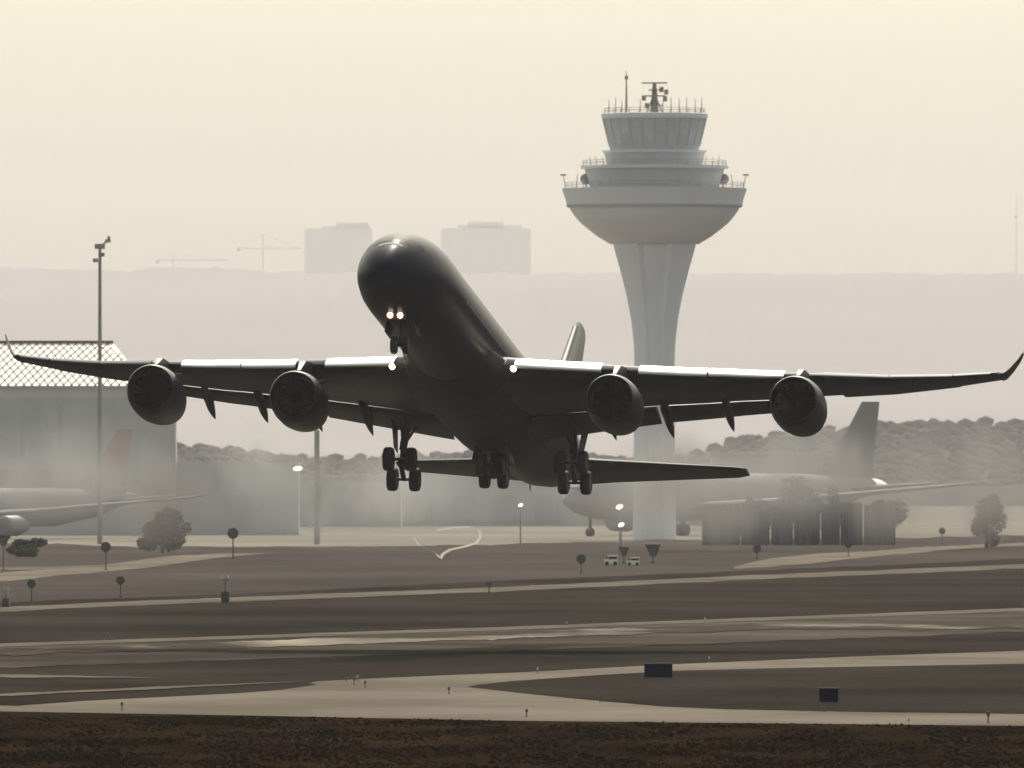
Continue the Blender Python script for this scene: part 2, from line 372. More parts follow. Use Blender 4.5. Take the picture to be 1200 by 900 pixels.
# ------------------------------------------------------------------ light mast
LY = 2250.0; lb = at(117, 560, LY); lm = empty('light_mast', (lb.x, LY, 0), 'tall slim floodlight mast rising above the left wing and lattice roof', 'light mast')
zt = at(0, 288, LY).z
MB().tube([(0, 0, 0), (0, 0, zt)], [.42, .24], 8).build('pole', M['steel'], lm, True)
for b_ in ((-.8, .8, zt-.5, zt+.3), (-1.1, -.3, zt-2.6, zt-2.0), (.2, .75, zt-1.7, zt-1.1)): MB().box(b_[0], b_[1], -.3, .3, b_[2], b_[3]).build('lamp_head', M['steel'], lm)
MB().tube([(0, 0, zt-.2), (1.35, 0, zt+.9)], .16, 6).box(.8, 1.7, -.3, .3, zt+.5, zt+1.0).box(1.2, 1.6, -.2, .2, zt+1.0, zt+1.5).build('camera_arm', M['steel'], lm)

# ------------------------------------------------------------------ terminal with lattice roof (left)
BY = 2620.0
def bx_(px): return at(px, 0, BY).x
tm = empty('terminal_building', (bx_(0), BY, 0), 'long grey terminal building with a bright diamond-lattice roof behind the left wing tip', 'terminal building')
OX = bx_(0); zr0 = at(0, 452, BY).z; zr1 = at(0, 401, BY).z
xl, xr, xt = bx_(-420)-OX, bx_(172)-OX, bx_(128)-OX
dep = 27.0
def roofpt(u, t):     # u along x in metres, t 0 eave .. 1 ridge, gently bowed
    return Vector((u, dep*t, zr0 + (zr1-zr0)*(t*.92 + .08*math.sin(t*math.pi/2))))
m_ = MB(); n = 10
for j in range(n):
    t0, t1 = j/n, (j+1)/n
    r0 = xr + (xt-xr)*t0; r1 = xr + (xt-xr)*t1
    b0 = len(m_.v); m_.v += [roofpt(xl, t0), roofpt(r0, t0), roofpt(r1, t1), roofpt(xl, t1)]; m_.f.append((b0, b0+1, b0+2, b0+3))
roof = m_.build('roof', M['roofpanel'], tm, True)
m_ = MB(); step = 1.45; span = 7.6
k = xl - span
while k < xr + span*2:
    for sgn in (-1, 1):
        pts = []
        for q in range(9):
            t = q/8; u = k + sgn*span*(t-.5)*1.0
            if xl < u < xr + (xt-xr)*t: pts.append(roofpt(u, t) + Vector((0, -.03, .05)))
        if len(pts) > 1: m_.tube(pts, .13 if sgn > 0 else .10, 4)
    k += step
m_.build('lattice_rib', M['rib'], roof)
MB().tube([roofpt(xl, 1) + Vector((0, 0, .3)), roofpt(xt, 1) + Vector((0, 0, .3))], .28, 6).build('ridge_beam', M['rib'], roof)
wl = MB().box(xl, bx_(206)-OX, -.2, 9, 0, zr0-.3).build('wall', M['wall'], tm)
MB().box(xl, xr+.6, -1.0, 28, zr0-.3, zr0-.02).build('eave', M['tower_band'], tm)
kk = xl
while kk < bx_(205)-OX:
    MB().box(kk, kk+6.4, -.42, -.22, 9.0, zr0-2.2).build('glazing_bay', M['wallglass'], tm); kk += 7.0
MB().box(xl, bx_(66)-OX, -8, -.45, at(0, 551, BY).z, at(0, 548.3, BY).z).build('canopy', M['pale'], tm)
MB().box(bx_(207)-OX, bx_(350)-OX, 4, 12, 0, at(0, 541, BY).z).build('annex', M['wall'], tm)

# ------------------------------------------------------------------ far buildings / woods
def wood(name, label, Y, pts, depth, n, rad, seed):
    """one mass of far trees: lumpy crowns packed along a strip, top following pts (px,py)"""
    rnd = random.Random(seed); m_ = MB(); x0, x1 = pts[0][0], pts[-1][0]
    for i in range(n):
        px = x0 + (x1-x0)*(i + rnd.random())/n; yy = lerp_list(pts, px)
        d = rnd.random()*depth; top = at(px, yy + rnd.random()*7, Y).z
        r = rad*(.6+.8*rnd.random()); z = top - r
        while z > -r*.3:
            m_.blob((at(px, 0, Y+d).x + rnd.uniform(-.4, .4)*r, Y+d + rnd.uniform(-1, 1)*r, z), r*rnd.uniform(.8, 1.15), 2, (1.1, 1, .9), .55, 1.1, rnd.random()*50)
            z -= r*1.5
    o = m_.build(name, M['leaf_far']); tag(o, label, 'trees', kind='stuff'); return o
WR = [(-300, 505), (0, 500), (200, 512), (330, 528), (400, 532), (500, 526), (560, 525), (640, 531), (700, 529), (760, 533), (800, 530), (850, 512), (870, 507), (890, 503), (930, 505), (965, 498), (1030, 489), (1060, 486), (1100, 488), (1125, 491), (1150, 488), (1180, 492), (1205, 488), (1600, 490)]
mb = MB(); NX = 160
for Y_, q in ((5200, 0), (6500, .35), (8200, .97), (9400, .9), (10400, 0)):
    for i in range(NX):
        px = -700 + 2700*i/(NX-1); mb.v.append(Vector(((px-600)/F*8200, Y_, -.4 + max(0, (at(px, lerp_list(WR, px)+10, 8200).z))*q)))
for j in range(4):
    for i in range(NX-1):
        a = j*NX+i; mb.f.append((a, a+1, a+NX+1, a+NX))
tag(mb.build('low_ridge', M['leaf_far'], smooth=True, angle=180), kind='structure')
def wood(name, label, x0, x1, n, seed):
    rnd = random.Random(seed); m_ = MB(); Y = 8200
    for i in range(n):
        px = x0 + (x1-x0)*(i + rnd.random())/n; yy = lerp_list(WR, px); d = rnd.uniform(-2300, 60)
        base = at(px, yy + 10, Y).z * (1 + min(0, d)/2650); r = rnd.uniform(2.0, 5.0)
        m_.blob((at(px, 0, Y).x, Y+d, base + rnd.uniform(-1, 2.5)), r, 1, (1.2, 1, .7), .4, 1.2, rnd.random()*50)
    tag(m_.build(name, M['leaf_far'], smooth=True, angle=180), label, 'trees', kind='stuff')
wood('far_woodland', 'hazy grey mass of trees behind the parked jet on the right', 850, 1420, 1500, 3)
wood('far_woodland', 'long low hazy tree belt behind the landing gear', -100, 850, 1500, 5)

def hangar(px0, px1, ptop, Y, label, m):
    x0, x1 = at(px0, 0, Y).x, at(px1, 0, Y).x; cx = (x0+x1)/2; z = at(0, ptop, Y).z
    e = empty('service_building', (cx, Y, 0), label, 'building', 'low service buildings beyond the apron'); w_ = (x1-x0)/2
    MB().box(-w_, w_, 0, 30, 0, z).build('wall', m, e)
    MB().box(-w_-.5, w_+.5, -.6, 30.6, z+.01, z+.7).build('roof', M['tower_band'], e)
    k = -w_ + 2
    while k < w_ - 6: MB().box(k, k+5, -.25, -.02, 1, z*.55).build('door', M['wallglass'], e); k += 9
hangar(470, 690, 552, 3100, 'low grey hall behind the airliner wheels, beyond the pale apron', M['wall'])
hangar(690, 835, 546, 3150, 'low grey hall under the right tailplane, left of the container row', M['tower_band'])
hangar(225, 470, 560, 3050, 'low grey hall between the terminal and the nose-side wheels', M['wall'])
hangar(835, 965, 534, 2900, 'long low grey hall behind the parked jet at right', M['wall'])

# ------------------------------------------------------------------ parked airliners
def airfoil(chord, tc, n=9, u0=0.0, u1=1.0):
    def th(u): return 5*tc*(.2969*math.sqrt(max(u, 0)) - .1260*u - .3516*u*u + .2843*u**3 - .1036*u**4)
    us = [u0 + (u1-u0)*(.5 - .5*math.cos(math.pi*i/n)) for i in range(n+1)]
    up = [(u*chord, th(u)*chord*1.05) for u in us]; lo = [(u*chord, -th(u)*chord*.95) for u in us]
    pts = up[::-1] + (lo[1:] if u0 == 0 else lo)
    if pts[0] == pts[-1] or u1 == 1.0:
        a, b = pts[0], pts[-1]; pts[0] = (a[0], a[1]+.008); pts[-1] = (b[0], b[1]-.008)
    return pts
def parked_jet(loc, heading, label, hull, finmat, sc, tailmat=None, group='airliners parked by the terminal', cone=False):
    e = empty('parked_airliner', loc, label, 'airliner', group, heading)
    L = 60*sc; r = 2.8*sc; zc = 4.6*sc      # nose towards -x
    st = [(0, .05, -.3), (1, .9, -.2), (3, 1.9, -.1), (6, 2.6, 0), (10, 2.8, 0), (42, 2.8, 0), (50, 2.1, .5), (56, 1.2, 1.1), (60, .35, 1.6)]
    rings = [[(s_*sc, q*sc*math.cos(2*math.pi*k/20), zc + dz*sc + q*sc*math.sin(2*math.pi*k/20)) for k in range(20)] for s_, q, dz in st]
    MB().ring_loft(rings).build('fuselage', hull, e, True)
    for sg in (-1, 1):
        m_ = MB(); rr = []
        for y, le, ch, z in ((2.5, 20, 11, -1.2), (10, 26, 7.5, -.5), (29, 40, 2.6, 1.6)):
            rr.append([((le + a)*sc, sg*y*sc, zc + (z + b)*sc) for a, b in airfoil(ch, .11)])
        m_.ring_loft(rr).build('wing', hull, e, True)
        rr = []
        for y, le, ch, z in ((.8, 51, 6, .9), (10, 57.5, 2.6, 1.7)):
            rr.append([((le + a)*sc, sg*y*sc, zc + (z + b)*sc) for a, b in airfoil(ch, .10)])
        MB().ring_loft(rr).build('tailplane', tailmat or hull, e, True)
        MB().lathe([(0, 1.2*sc), (.3*sc, 1.45*sc), (3*sc, 1.5*sc), (5*sc, .8*sc)], 16, 'x', (20.5*sc, sg*9.5*sc, zc-2.6*sc)).build('engine', M['engine_far'], e, True)
        MB().tube([(27*sc, sg*4*sc, zc-1.5*sc), (27*sc, sg*4*sc, .6*sc)], .3*sc, 6).lathe([(-.6*sc, .7*sc), (.6*sc, .7*sc)], 14, 'y', (27*sc, sg*4*sc, .7*sc)).build('main_gear', M['gear'], e)
    MB().tube([(5*sc, 0, zc-2*sc), (5*sc, 0, .5*sc)], .2*sc, 6).lathe([(-.3*sc, .5*sc), (.3*sc, .5*sc)], 12, 'y', (5*sc, 0, .5*sc)).build('nose_gear', M['gear'], e)
    rr = []
    for z, le, ch in ((2.0, 46, 12), (4.2, 50, 8.2), (11.4, 56.0, 3.4)):
        rr.append([((le + a)*sc, b*sc, zc + z*sc) for a, b in airfoil(ch, .09)])
    MB().ring_loft(rr).build('fin', finmat, e, True)
    if cone: MB().lathe([(0, .95*sc), (1.6*sc, .75*sc), (2.8*sc, .4*sc), (3.3*sc, .1*sc)], 20, 'x', (57.6*sc, 0, zc + 1.3*sc)).build('tail_cone', M['jet_shine'], e, True)
    MB().box(1.6*sc, 2.6*sc, -1.2*sc, 1.2*sc, zc+.75*sc, zc+1.2*sc).build('windscreen', M['glass'], e)
    return e
p = gp(1044, 630.5)
S = 1.53
parked_jet((p.x - 58*S*math.cos(R(50)), 2560, 0), R(50), 'big pale parked jet with tall grey fin seen under the right outer wing', M['jet_grey'], M['jet_grey'], S, None, cone=True)
q = at(158, 0, 2500)
parked_jet((q.x - 59*1.18*math.cos(R(50)), 2420, 0), R(50), 'parked jet with a reddish brown fin in front of the grey terminal wall', M['jet_white'], M['jet_red'], 1.18)

# ------------------------------------------------------------------ ground vehicles
def vehicle(px, py, length, height, m, label, kind='van', cat='van', rz=0.0, red=False, group='ground vehicles on the apron'):
    b = gp(px, py, .12); e = empty('service_'+kind, b, label, cat, group, rz); L2 = length/2; Wd = min(2.4, length*.45)/2
    gz = min(.35, height*.15)
    body = [(-L2, gz), (-L2, height*.55), (-L2*.78, height*.62), (-L2*.52, height), (L2*.96, height), (L2, height*.9), (L2, gz)]
    MB().ring_loft([[(x, y, z) for x, z in body] for y in (-Wd, -Wd*.85 if False else Wd)]).build('body', m, e)
    MB().ring_loft([[(-L2*.80, y, height*.63), (-L2*.545, y, height*.95), (-L2*.50, y, height*.95), (-L2*.50, y, height*.63)] for y in (-Wd-.02, Wd+.02)]).build('window', M['glass'], e)
    MB().box(-L2*.4, L2*.9, -Wd-.02, Wd+.02, height*.62, height*.85).build('side_window', M['glass'], e)
    WRD = min(.38, height*.2)
    for x in (-L2*.62, L2*.62):
        for y in (-Wd, Wd):
            MB().lathe([(-.13, WRD), (.13, WRD)], 14, 'y', (x, y, WRD)).build('wheel', M['tyre'], e, True)
    if red: MB().box(-.9, .9, -.3, .3, height+.01, height+.3).build('beacon_bar', M['red'], e)
    return e
vehicle(30, 622, 9.5, 3.9, M['blueveh'], 'blue-grey fuel truck with red beacon bar at the far left below the terminal', 'truck', 'truck', red=True)
vehicle(98, 612, 8.5, 3.6, M['blueveh'], 'blue-grey box truck without a beacon, second from the left below the terminal', 'truck', 'truck')
vehicle(67, 621, 3.2, 2.2, M['white'], 'small white van between the two blue-grey trucks')
vehicle(290, 607, 9.0, 2.6, M['blueveh'], 'long low pale bus in the haze left of the pole with the glowing glint', 'bus', 'bus')
vehicle(716, 664, 1.6, 1.25, M['white'], 'tiny white airfield buggy on the grass below the right wheels', 'buggy', 'buggy')
vehicle(742, 664, 1.5, 1.0, M['white'], 'tiny white trailer buggy right of the other one on the grass', 'buggy', 'buggy')
vehicle(911, 592, 5.4, 3.2, M['white'], 'white van in front of the left side of the dark bushy tree', rz=.1)
vehicle(976, 592, 4.4, 3.2, M['white'], 'white van at the right side of the dark bushy tree')

# ------------------------------------------------------------------ container row (right)
CY = 2200.0
edges = [822, 868, 903, 930, 962, 985, 1012, 1050]
labs = ['leftmost grey container of the dark row right of the tailplane tip', 'violet-grey container, second from the left in the row', 'grey container, third from the left in the row, just under the bushy tree',
        'violet-grey container in the middle of the row', 'narrow grey container, fifth from the left in the row', 'violet-grey container, sixth from the left in the row', 'rightmost and widest grey container of the row']
for i in range(7):
    x0, x1 = at(edges[i]+.8, 0, CY).x, at(edges[i+1]-.8, 0, CY).x; cx = (x0+x1)/2; hw = (x1-x0)/2
    hgt = at(0, (592, 590, 593, 591, 592, 590, 593)[i], CY).z
    e = empty('cargo_container', (cx, CY + (i % 2)*1.5, 0), labs[i], 'container', 'row of dark containers by the right taxiway')
    mm = M['container2'] if i in (1, 3, 5) else M['container']
    m_ = MB(); nn = 14
    front = [(-hw + 2*hw*k/(nn*2), -.06 if k % 4 in (1, 2) else 0.0) for k in range(nn*2+1)]
    ring = [(x, y) for x, y in front] + [(hw, 3), (-hw, 3)]
    m_.ring_loft([[(x, y, .15) for x, y in ring], [(x, y, hgt) for x, y in ring]]).build('body', mm, e)
    MB().box(-hw, hw, -.09, 3.05, hgt+.005, hgt+.16).build('roof_frame', mm, e)
    for s_ in (-1, 1): MB().tube([(s_*(hw-.15), -.12, .15), (s_*(hw-.15), -.12, hgt)], .09, 5).build('corner_post', mm, e)

# ------------------------------------------------------------------ single trees / bushes
def tree(px, pbase, ptop, wpx, Y, label, seed, squash=.8, trunk=.25, leaf=None, dens=1.7):
    rnd = random.Random(seed); b = at(px, 0, Y); h = at(0, ptop, Y).z; rw = wpx/F*Y/2
    e = empty('bushy_tree', (b.x, Y, 0), label, 'tree', 'single trees on the airfield')
    m_ = MB().tube([(0, 0, -.1), (rw*.05, 0, h*.35), (0, 0, h*.75)], [h*.04, h*.03, h*.012], 8)
    for k in range(6):
        a = rnd.random()*6.28; m_.tube([(0, 0, h*(.25+.07*k)), (rw*.6*math.cos(a), rw*.6*math.sin(a), h*(.5+.06*k))], [h*.018, h*.006], 6)
    m_.build('trunk', M['bark'], e, True)
    m_ = MB(); z0 = h*trunk
    cl = []
    for k in range(9):
        a = rnd.random()*6.28; q = rnd.random()**.5*.62
        cl.append((Vector((rw*q*math.cos(a), rw*q*math.sin(a), z0 + (h-z0)*rnd.uniform(.12 if trunk < .12 else .25, .82))), rnd.uniform(.28, .48)))
    for k in range(int(2600*dens)):
        c, rr = rnd.choice(cl)
        d = Vector((rnd.gauss(0, 1), rnd.gauss(0, 1), rnd.gauss(0, 1))).normalized()*(rnd.random()**.4)
        p_ = c + Vector((d.x*rw*rr, d.y*rw*rr, d.z*(h-z0)*rr*.6))
        s_ = rw*.055*rnd.uniform(.6, 1.5); n_ = Vector((rnd.gauss(0, 1), rnd.gauss(0, 1), rnd.gauss(0, 1))).normalized()
        u = n_.orthogonal().normalized()*s_; v = n_.cross(u)
        b0 = len(m_.v); m_.v += [p_-u, p_-v*.6, p_+u, p_+v*.6]; m_.f.append((b0, b0+1, b0+2, b0+3))
    m_.build('crown', leaf or M['leaf'], e)
tree(938, 640, 563, 62, 2230, 'dark bushy tree rising above the middle of the container row', 11)
tree(980, 640, 573, 34, 2240, 'smaller dark tree just right of the bushy one above the containers', 12)
tree(1156, 635, 580, 52, 2150, 'dark tall shrub on the pale apron near the right edge', 13, trunk=.05)
tree(190, 645, 596, 78, 2000, 'wide dark shrub on the apron below the left outer engine', 14, trunk=.03)
tree(1040, 640, 585, 60, 2240, 'ragged dark tree behind the right end of the container row', 15, trunk=.1)
tree(28, 655, 628, 60, 1900, 'low dark bush at the far left behind the marker signs', 16, trunk=.02)
tree(882, 640, 582, 44, 2300, 'low ragged tree behind the left part of the container row', 17, trunk=.1)

# ------------------------------------------------------------------ lamps, and one sun glint built as a glowing lens
def lit_post(px, py, pbase, label, rpx, Y=None, arm=0, cat='lamp post'):
    Y = Y or gy(pbase); b = at(px, 0, Y); z = at(0, py, Y).z; r = rpx/F*Y
    e = empty('lamp_post', (b.x + arm, Y, 0), label, cat, 'lit lamps beyond the runway')
    MB().tube([(0, 0, 0), (0, 0, z + (6 if arm else 0))], [.5 if arm else .12, .4 if arm else .08], 10).build('pole', M['steel'], e, True)
    if arm: MB().tube([(0, 0, z), (-arm*.55, -.1, z+.15), (-arm+r*.6, 0, z+.1)], .09, 6).build('arm', M['steel'], e)
    hd = MB().box(-arm-r*1.0, -arm+r*1.0, .05, .5, z-r*.4, z+r*.45).build('lamp_head', M['steel'], e)
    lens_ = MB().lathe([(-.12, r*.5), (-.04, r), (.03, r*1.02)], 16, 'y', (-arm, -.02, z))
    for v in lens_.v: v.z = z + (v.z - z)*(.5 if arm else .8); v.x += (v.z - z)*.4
    lens = lens_.build('lamp_glint_lens', M['lamp_and_glint'], hd, True)
lit_post(349, 549, 640, 'tall dark pole with an added glowing lens for a sun glint below the left inner engine', 5.5, 2250, arm=3.0)  # glowing lens added to stand for a sun glint beside the pole
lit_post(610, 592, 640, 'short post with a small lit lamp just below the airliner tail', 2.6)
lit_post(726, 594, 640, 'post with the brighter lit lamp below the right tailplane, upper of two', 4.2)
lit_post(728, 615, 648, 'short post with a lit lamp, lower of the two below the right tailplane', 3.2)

# ------------------------------------------------------------------ round marker signs
sign_labels = {0: 'dark marker board on a post at the far left edge, wide at the top'}
def sign(px, py, pbase, r, shape, label):
    Y = gy(pbase); b = gp(px, pbase); z = at(0, py, Y).z; rr = r/F*Y
    e = empty('marker_sign', (b.x, Y, 0), label, 'marker sign', 'marker signs on the grass')
    MB().tube([(0, 0, 0), (0, 0, z)], max(.06, rr*.13), 8).build('post', M['post'], e, True)
    if shape == 'disc': MB().lathe([(-.06, rr*.92), (-.05, rr), (.05, rr), (.06, rr*.92)], 20, 'y', (0, -.12, z)).build('board', M['sign'], e, True)
    elif shape == 'fan': MB().ring_loft([[(-rr*1.3, y, z+rr), (rr*1.3, y, z+rr), (rr*.6, y, z-rr), (-rr*.4, y, z-rr)] for y in (-.16, -.04)]).build('board', M['sign'], e)
    else: MB().box(-rr*.8, rr*.8, -.5, .5, 0.0, rr*2.2).build('base_box', M['sign'], e)
    if shape == 'box': MB().lathe([(-.3, rr*.5), (0, rr*.75), (.3, rr*.5)], 12, 'z', (0, 0, z)).build('white_globe', M['stripe_light'], e, True)
    MB().box(-rr*.4, rr*.4, -.2, .2, 0, .12).build('footing', M['shoulder'], e)
for a in [(4, 635, 668, 5, 'fan', 'dark fan-shaped board on a post at the left edge'),
          (124, 641, 668, 6, 'disc', 'dark round board on a post beside the left link taxiway'),
          (37, 684, 706, 5, 'disc', 'round board on a post, nearest the left edge below the link taxiway'),
          (141, 680, 700, 5, 'disc', 'round board on a post, right of the other below the link taxiway'),
          (273, 625, 655, 6.5, 'disc', 'tallest dark round board, alone on the pale ground left of centre'),
          (681, 655, 672, 5.5, 'disc', 'round board below the right wheels, left of the white buggy'),
          (731, 646, 660, 5, 'fan', 'dark fan-shaped board just above the white buggy'),
          (765, 645, 660, 7, 'fan', 'wide dark fan-shaped board right of the buggies'),
          (994, 638, 652, 4.5, 'disc', 'small round board in front of the right half of the container row'),
          (887, 643, 655, 5, 'disc', 'small round board in front of the left half of the container row'),
          (1104, 622, 638, 4, 'disc', 'small faint round board on the apron right of the container row'),
          (264, 678, 706, 6, 'box', 'dark cabinet with a white globe on top beside the service road'),
          (7, 692, 712, 5, 'box', 'dark cabinet with a white globe on top at the left edge'),
          (573, 685, 696, 3.2, 'disc', 'tiny round board standing on the service road below centre')]: sign(*a)

# ------------------------------------------------------------------ blue boxes
def bluebox(x0, x1, y0, y1, label):
    Y = gy(y1); a = gp((x0+x1)/2, y1); hw = (x1-x0)/2/F*Y; hh = (y1-y0)/F*Y
    e = empty('blue_sign_box', (a.x, Y, .045), label, 'sign box', 'dark blue boxes beside the taxiways')
    bm_ = MB().box(-hw, hw, -.12, .12, .10, hh); o = bm_.build('cabinet', M['blue'], e)
    bv = o.modifiers.new('b', 'BEVEL'); bv.width = .02; bv.segments = 2
    MB().box(-hw-.02, hw+.02, -.15, .15, hh+.004, hh+.04).build('top_cap', M['sign'], e)
    for s_ in (-.7, .7): MB().tube([(hw*s_, 0, 0), (hw*s_, 0, .1)], .035, 6).build('leg', M['post'], e)
bluebox(755, 788, 779, 797, 'larger dark blue sign box on the edge of the right taxiway arm')
bluebox(960, 982, 808, 826, 'smaller dark blue sign box on the grass island at right')

# ------------------------------------------------------------------ small edge lights and posts
def edge_light(px, pbase, hpx, dark, label):
    Y = gy(pbase); b = gp(px, pbase, .03); h = hpx/F*Y; m1 = M['sign'] if dark else M['orange']
    e = empty('edge_light', b, label, 'edge light', 'small lights and posts along the taxiway')
    r = .03 + h*.06
    MB().lathe([(0, r*1.3), (.03, r*1.3), (.04, r*.5), (h*.55, r*.5)], 10).build('stem', M['post'], e, True)
    MB().lathe([(h*.55+.002, r*1.1), (h*.8, r*1.2), (h*.95, r*.9), (h, r*.3)], 12).build('lamp_cap', m1 if dark else M['pale'], e, True)
for i, a in enumerate([(415, 803, 9, True, 'dark stub light at the left end of the junction, left of the pale one'), (406, 800, 6, True, 'small dark stub at the tip of the left grass wedge'),
          (428, 806, 8, True, 'dark stub light just right of the pale one at the junction'), (419, 798, 6, False, 'pale stub light between the two dark ones at the junction'),
          (526, 814, 9, True, 'dark stub light left of the grass island tip'), (617, 841, 10, True, 'dark stub on the near edge of the taxiway below centre'),
          (703, 824, 8, True, 'dark stub on the lower edge of the grass island'), (1158, 848, 14, True, 'tall dark post on the taxiway near the right edge'),
          (143, 833, 10, True, 'dark post on the near taxiway at left'), (1065, 846, 5, False, 'pale stub light on the taxiway near the right edge'),
          (122, 751, 9, True, 'small dark post beyond the runway at left'), (664, 735, 6, False, 'pale stub light on the far runway edge near centre'),
          (831, 776, 6, False, 'pale stub light on the far edge of the right taxiway arm'), (630, 790, 7, False, 'pale stub light left of the larger blue box'),
          (826, 730, 6, False, 'pale stub light on the far runway edge right of centre')]): edge_light(*a)

# ------------------------------------------------------------------ the airliner
YAW, PIT, ROL = -0.1593965687995936, -0.19556648338597019, 0.019450867856437147
PX_, PY_, PZ_ = -2.033816284018039, 876.1901402533204, 16.920524395215157
BASE = Vector((0, 40, -6.5))
rot = Matrix.Rotation(YAW, 4, 'Z') @ Matrix.Rotation(PIT, 4, 'X') @ Matrix.Rotation(ROL, 4, 'Y')
jet = empty('airliner', (0, 0, 0), 'dark four-engined airliner lifting off nose-up with its wheels down', 'airliner')
jet.matrix_world = Matrix.Translation((PX_, PY_, PZ_)) @ rot @ Matrix.Translation(BASE - Vector((0, 35, 0)))
def part(mb, name, m, parent=None, smooth=True, angle=38): return mb.build(name, m, parent or jet, smooth, off=BASE, angle=angle)

# fuselage paint: thin stripe, and a pale upper band painted in for sunlight
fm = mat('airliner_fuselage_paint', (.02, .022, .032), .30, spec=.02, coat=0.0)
t = fm.node_tree; bs = t.nodes['Principled BSDF']; tc = t.nodes.new('ShaderNodeTexCoord'); sx = t.nodes.new('ShaderNodeSeparateXYZ')
t.links.new(tc.outputs['Object'], sx.inputs[0])
def band(z0, z1, s0=0):
    a = t.nodes.new('ShaderNodeMath'); a.operation = 'GREATER_THAN'; a.inputs[1].default_value = z0 - BASE.z; t.links.new(sx.outputs[2], a.inputs[0])
    b = t.nodes.new('ShaderNodeMath'); b.operation = 'LESS_THAN'; b.inputs[1].default_value = z1 - BASE.z; t.links.new(sx.outputs[2], b.inputs[0])
    c = t.nodes.new('ShaderNodeMath'); c.operation = 'MULTIPLY'; t.links.new(a.outputs[0], c.inputs[0]); t.links.new(b.outputs[0], c.inputs[1])
    g = t.nodes.new('ShaderNodeMath'); g.operation = 'GREATER_THAN'; g.inputs[1].default_value = s0 - BASE.y; t.links.new(sx.outputs[1], g.inputs[0])
    h = t.nodes.new('ShaderNodeMath'); h.operation = 'MULTIPLY'; t.links.new(c.outputs[0], h.inputs[0]); t.links.new(g.outputs[0], h.inputs[1]); return h
def over(prev, fac, col):
    mx = t.nodes.new('ShaderNodeMix'); mx.data_type = 'RGBA'; t.links.new(fac.outputs[0], mx.inputs[0])
    if isinstance(prev, tuple): mx.inputs[6].default_value = (*prev, 1)
    else: t.links.new(prev, mx.inputs[6])
    mx.inputs[7].default_value = (*col, 1); return mx.outputs[2]
nz = t.nodes.new('ShaderNodeTexNoise'); nz.inputs['Scale'].default_value = .7; nz.inputs['Detail'].default_value = 6; t.links.new(tc.outputs['Object'], nz.inputs[0])
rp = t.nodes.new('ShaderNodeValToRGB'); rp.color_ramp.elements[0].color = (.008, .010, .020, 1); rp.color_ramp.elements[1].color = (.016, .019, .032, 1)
t.links.new(nz.outputs[0], rp.inputs[0])
c1 = over(rp.outputs[0], band(1.55, 2.75, 12.5), (.24, .235, .225))  # pale band stands for sun grazing the upper fuselage side
c1 = over(c1, band(-.20, -.06, 13), (.10, .10, .11))
t.links.new(c1, bs.inputs['Base Color'])

fs = [(0, .04, -.95), (.12, .36, -.93), (.45, .72, -.88), (1, 1.12, -.76), (1.7, 1.50, -.62), (2.6, 1.86, -.46), (3.8, 2.22, -.30), (5.2, 2.52, -.17), (7, 2.74, -.06), (9, 2.82, 0),
      (16, 2.82, 0), (24, 2.82, 0), (34, 2.82, 0), (44, 2.82, 0), (51, 2.80, .02), (56, 2.66, .12), (60, 2.42, .3), (64, 2.02, .62), (68, 1.5, 1.0), (71.5, 1.0, 1.32), (74, .55, 1.55), (75.2, .2, 1.62)]
NF = 48
rings = [[(r*math.cos(2*math.pi*k/NF), s_, z + r*math.sin(2*math.pi*k/NF)) for k in range(NF)] for s_, r, z in fs]
fus = part(MB().ring_loft(rings), 'fuselage', fm, angle=60)
def fus_r(s_):
    for a, b in zip(fs, fs[1:]):
        if s_ <= b[0]:
            q = (s_-a[0])/(b[0]-a[0]); return a[1]+(b[1]-a[1])*q, a[2]+(b[2]-a[2])*q
    return fs[-1][1:]
def skin(s_, ang, out=.02):
    r, z = fus_r(s_); return Vector(((r+out)*math.sin(ang), s_, z + (r+out)*math.cos(ang)))
# six cockpit panes, each its own child
for a0, a1 in ((.02, .34), (.37, .62), (.65, .86), (-.34, -.02), (-.62, -.37), (-.86, -.65)):
    m_ = MB(); g = 4
    for i in range(g+1):
        for j in range(g+1):
            s_ = 2.15 + .95*i/g + .55*abs((a0+a1)/2)*1.2; m_.v.append(skin(s_, (a0+(a1-a0)*j/g)*1.12, .015))
    m_.f = [(i*(g+1)+j, i*(g+1)+j+1, (i+1)*(g+1)+j+1, (i+1)*(g+1)+j) for i in range(g) for j in range(g)]
    part(m_, 'cockpit_window', M['glass'], fus)
m_ = MB(); g = 14
for i in range(g+1):
    a = -.42 + .84*i/g; m_.v += [skin(2.02 - 0*abs(a), a*1.1, .02), skin(1.74, a*1.1, .02)]
m_.f = [(2*i, 2*i+1, 2*i+3, 2*i+2) for i in range(g)]
part(m_, 'windscreen_highlight', M['pale'], fus)  # pale strip painted in for the reflection below the panes
# belly fairing
bf = []
for s_, w_, zb in ((22, 2.2, -2.5), (24, 2.9, -2.95), (27, 3.25, -3.35), (32, 3.4, -3.5), (40, 3.4, -3.5), (45, 3.2, -3.35), (48.5, 2.7, -3.0), (51, 2.0, -2.72)):
    bf.append([(w_*math.cos(a)*(1 if abs(math.cos(a)) < .95 else .98), s_, -1.0 + (-(zb+1.0))*(-abs(math.sin(a)) if math.sin(a) < 0 else math.sin(a)*.2)) for a in [2*math.pi*k/36 for k in range(36)]])
part(MB().ring_loft(bf), 'belly_fairing', M['paint_low'])
for s_ in (12.5, 56):
    part(MB().ring_loft([[(-.02, s_, -2.8), (.02, s_, -2.8), (.02, s_+.5, -2.8), (-.02, s_+.5, -2.8)], [(-.01, s_+.25, -3.15), (.01, s_+.25, -3.15), (.01, s_+.5, -3.15), (-.01, s_+.5, -3.15)]]), 'blade_antenna', M['fin_edge'], smooth=False)

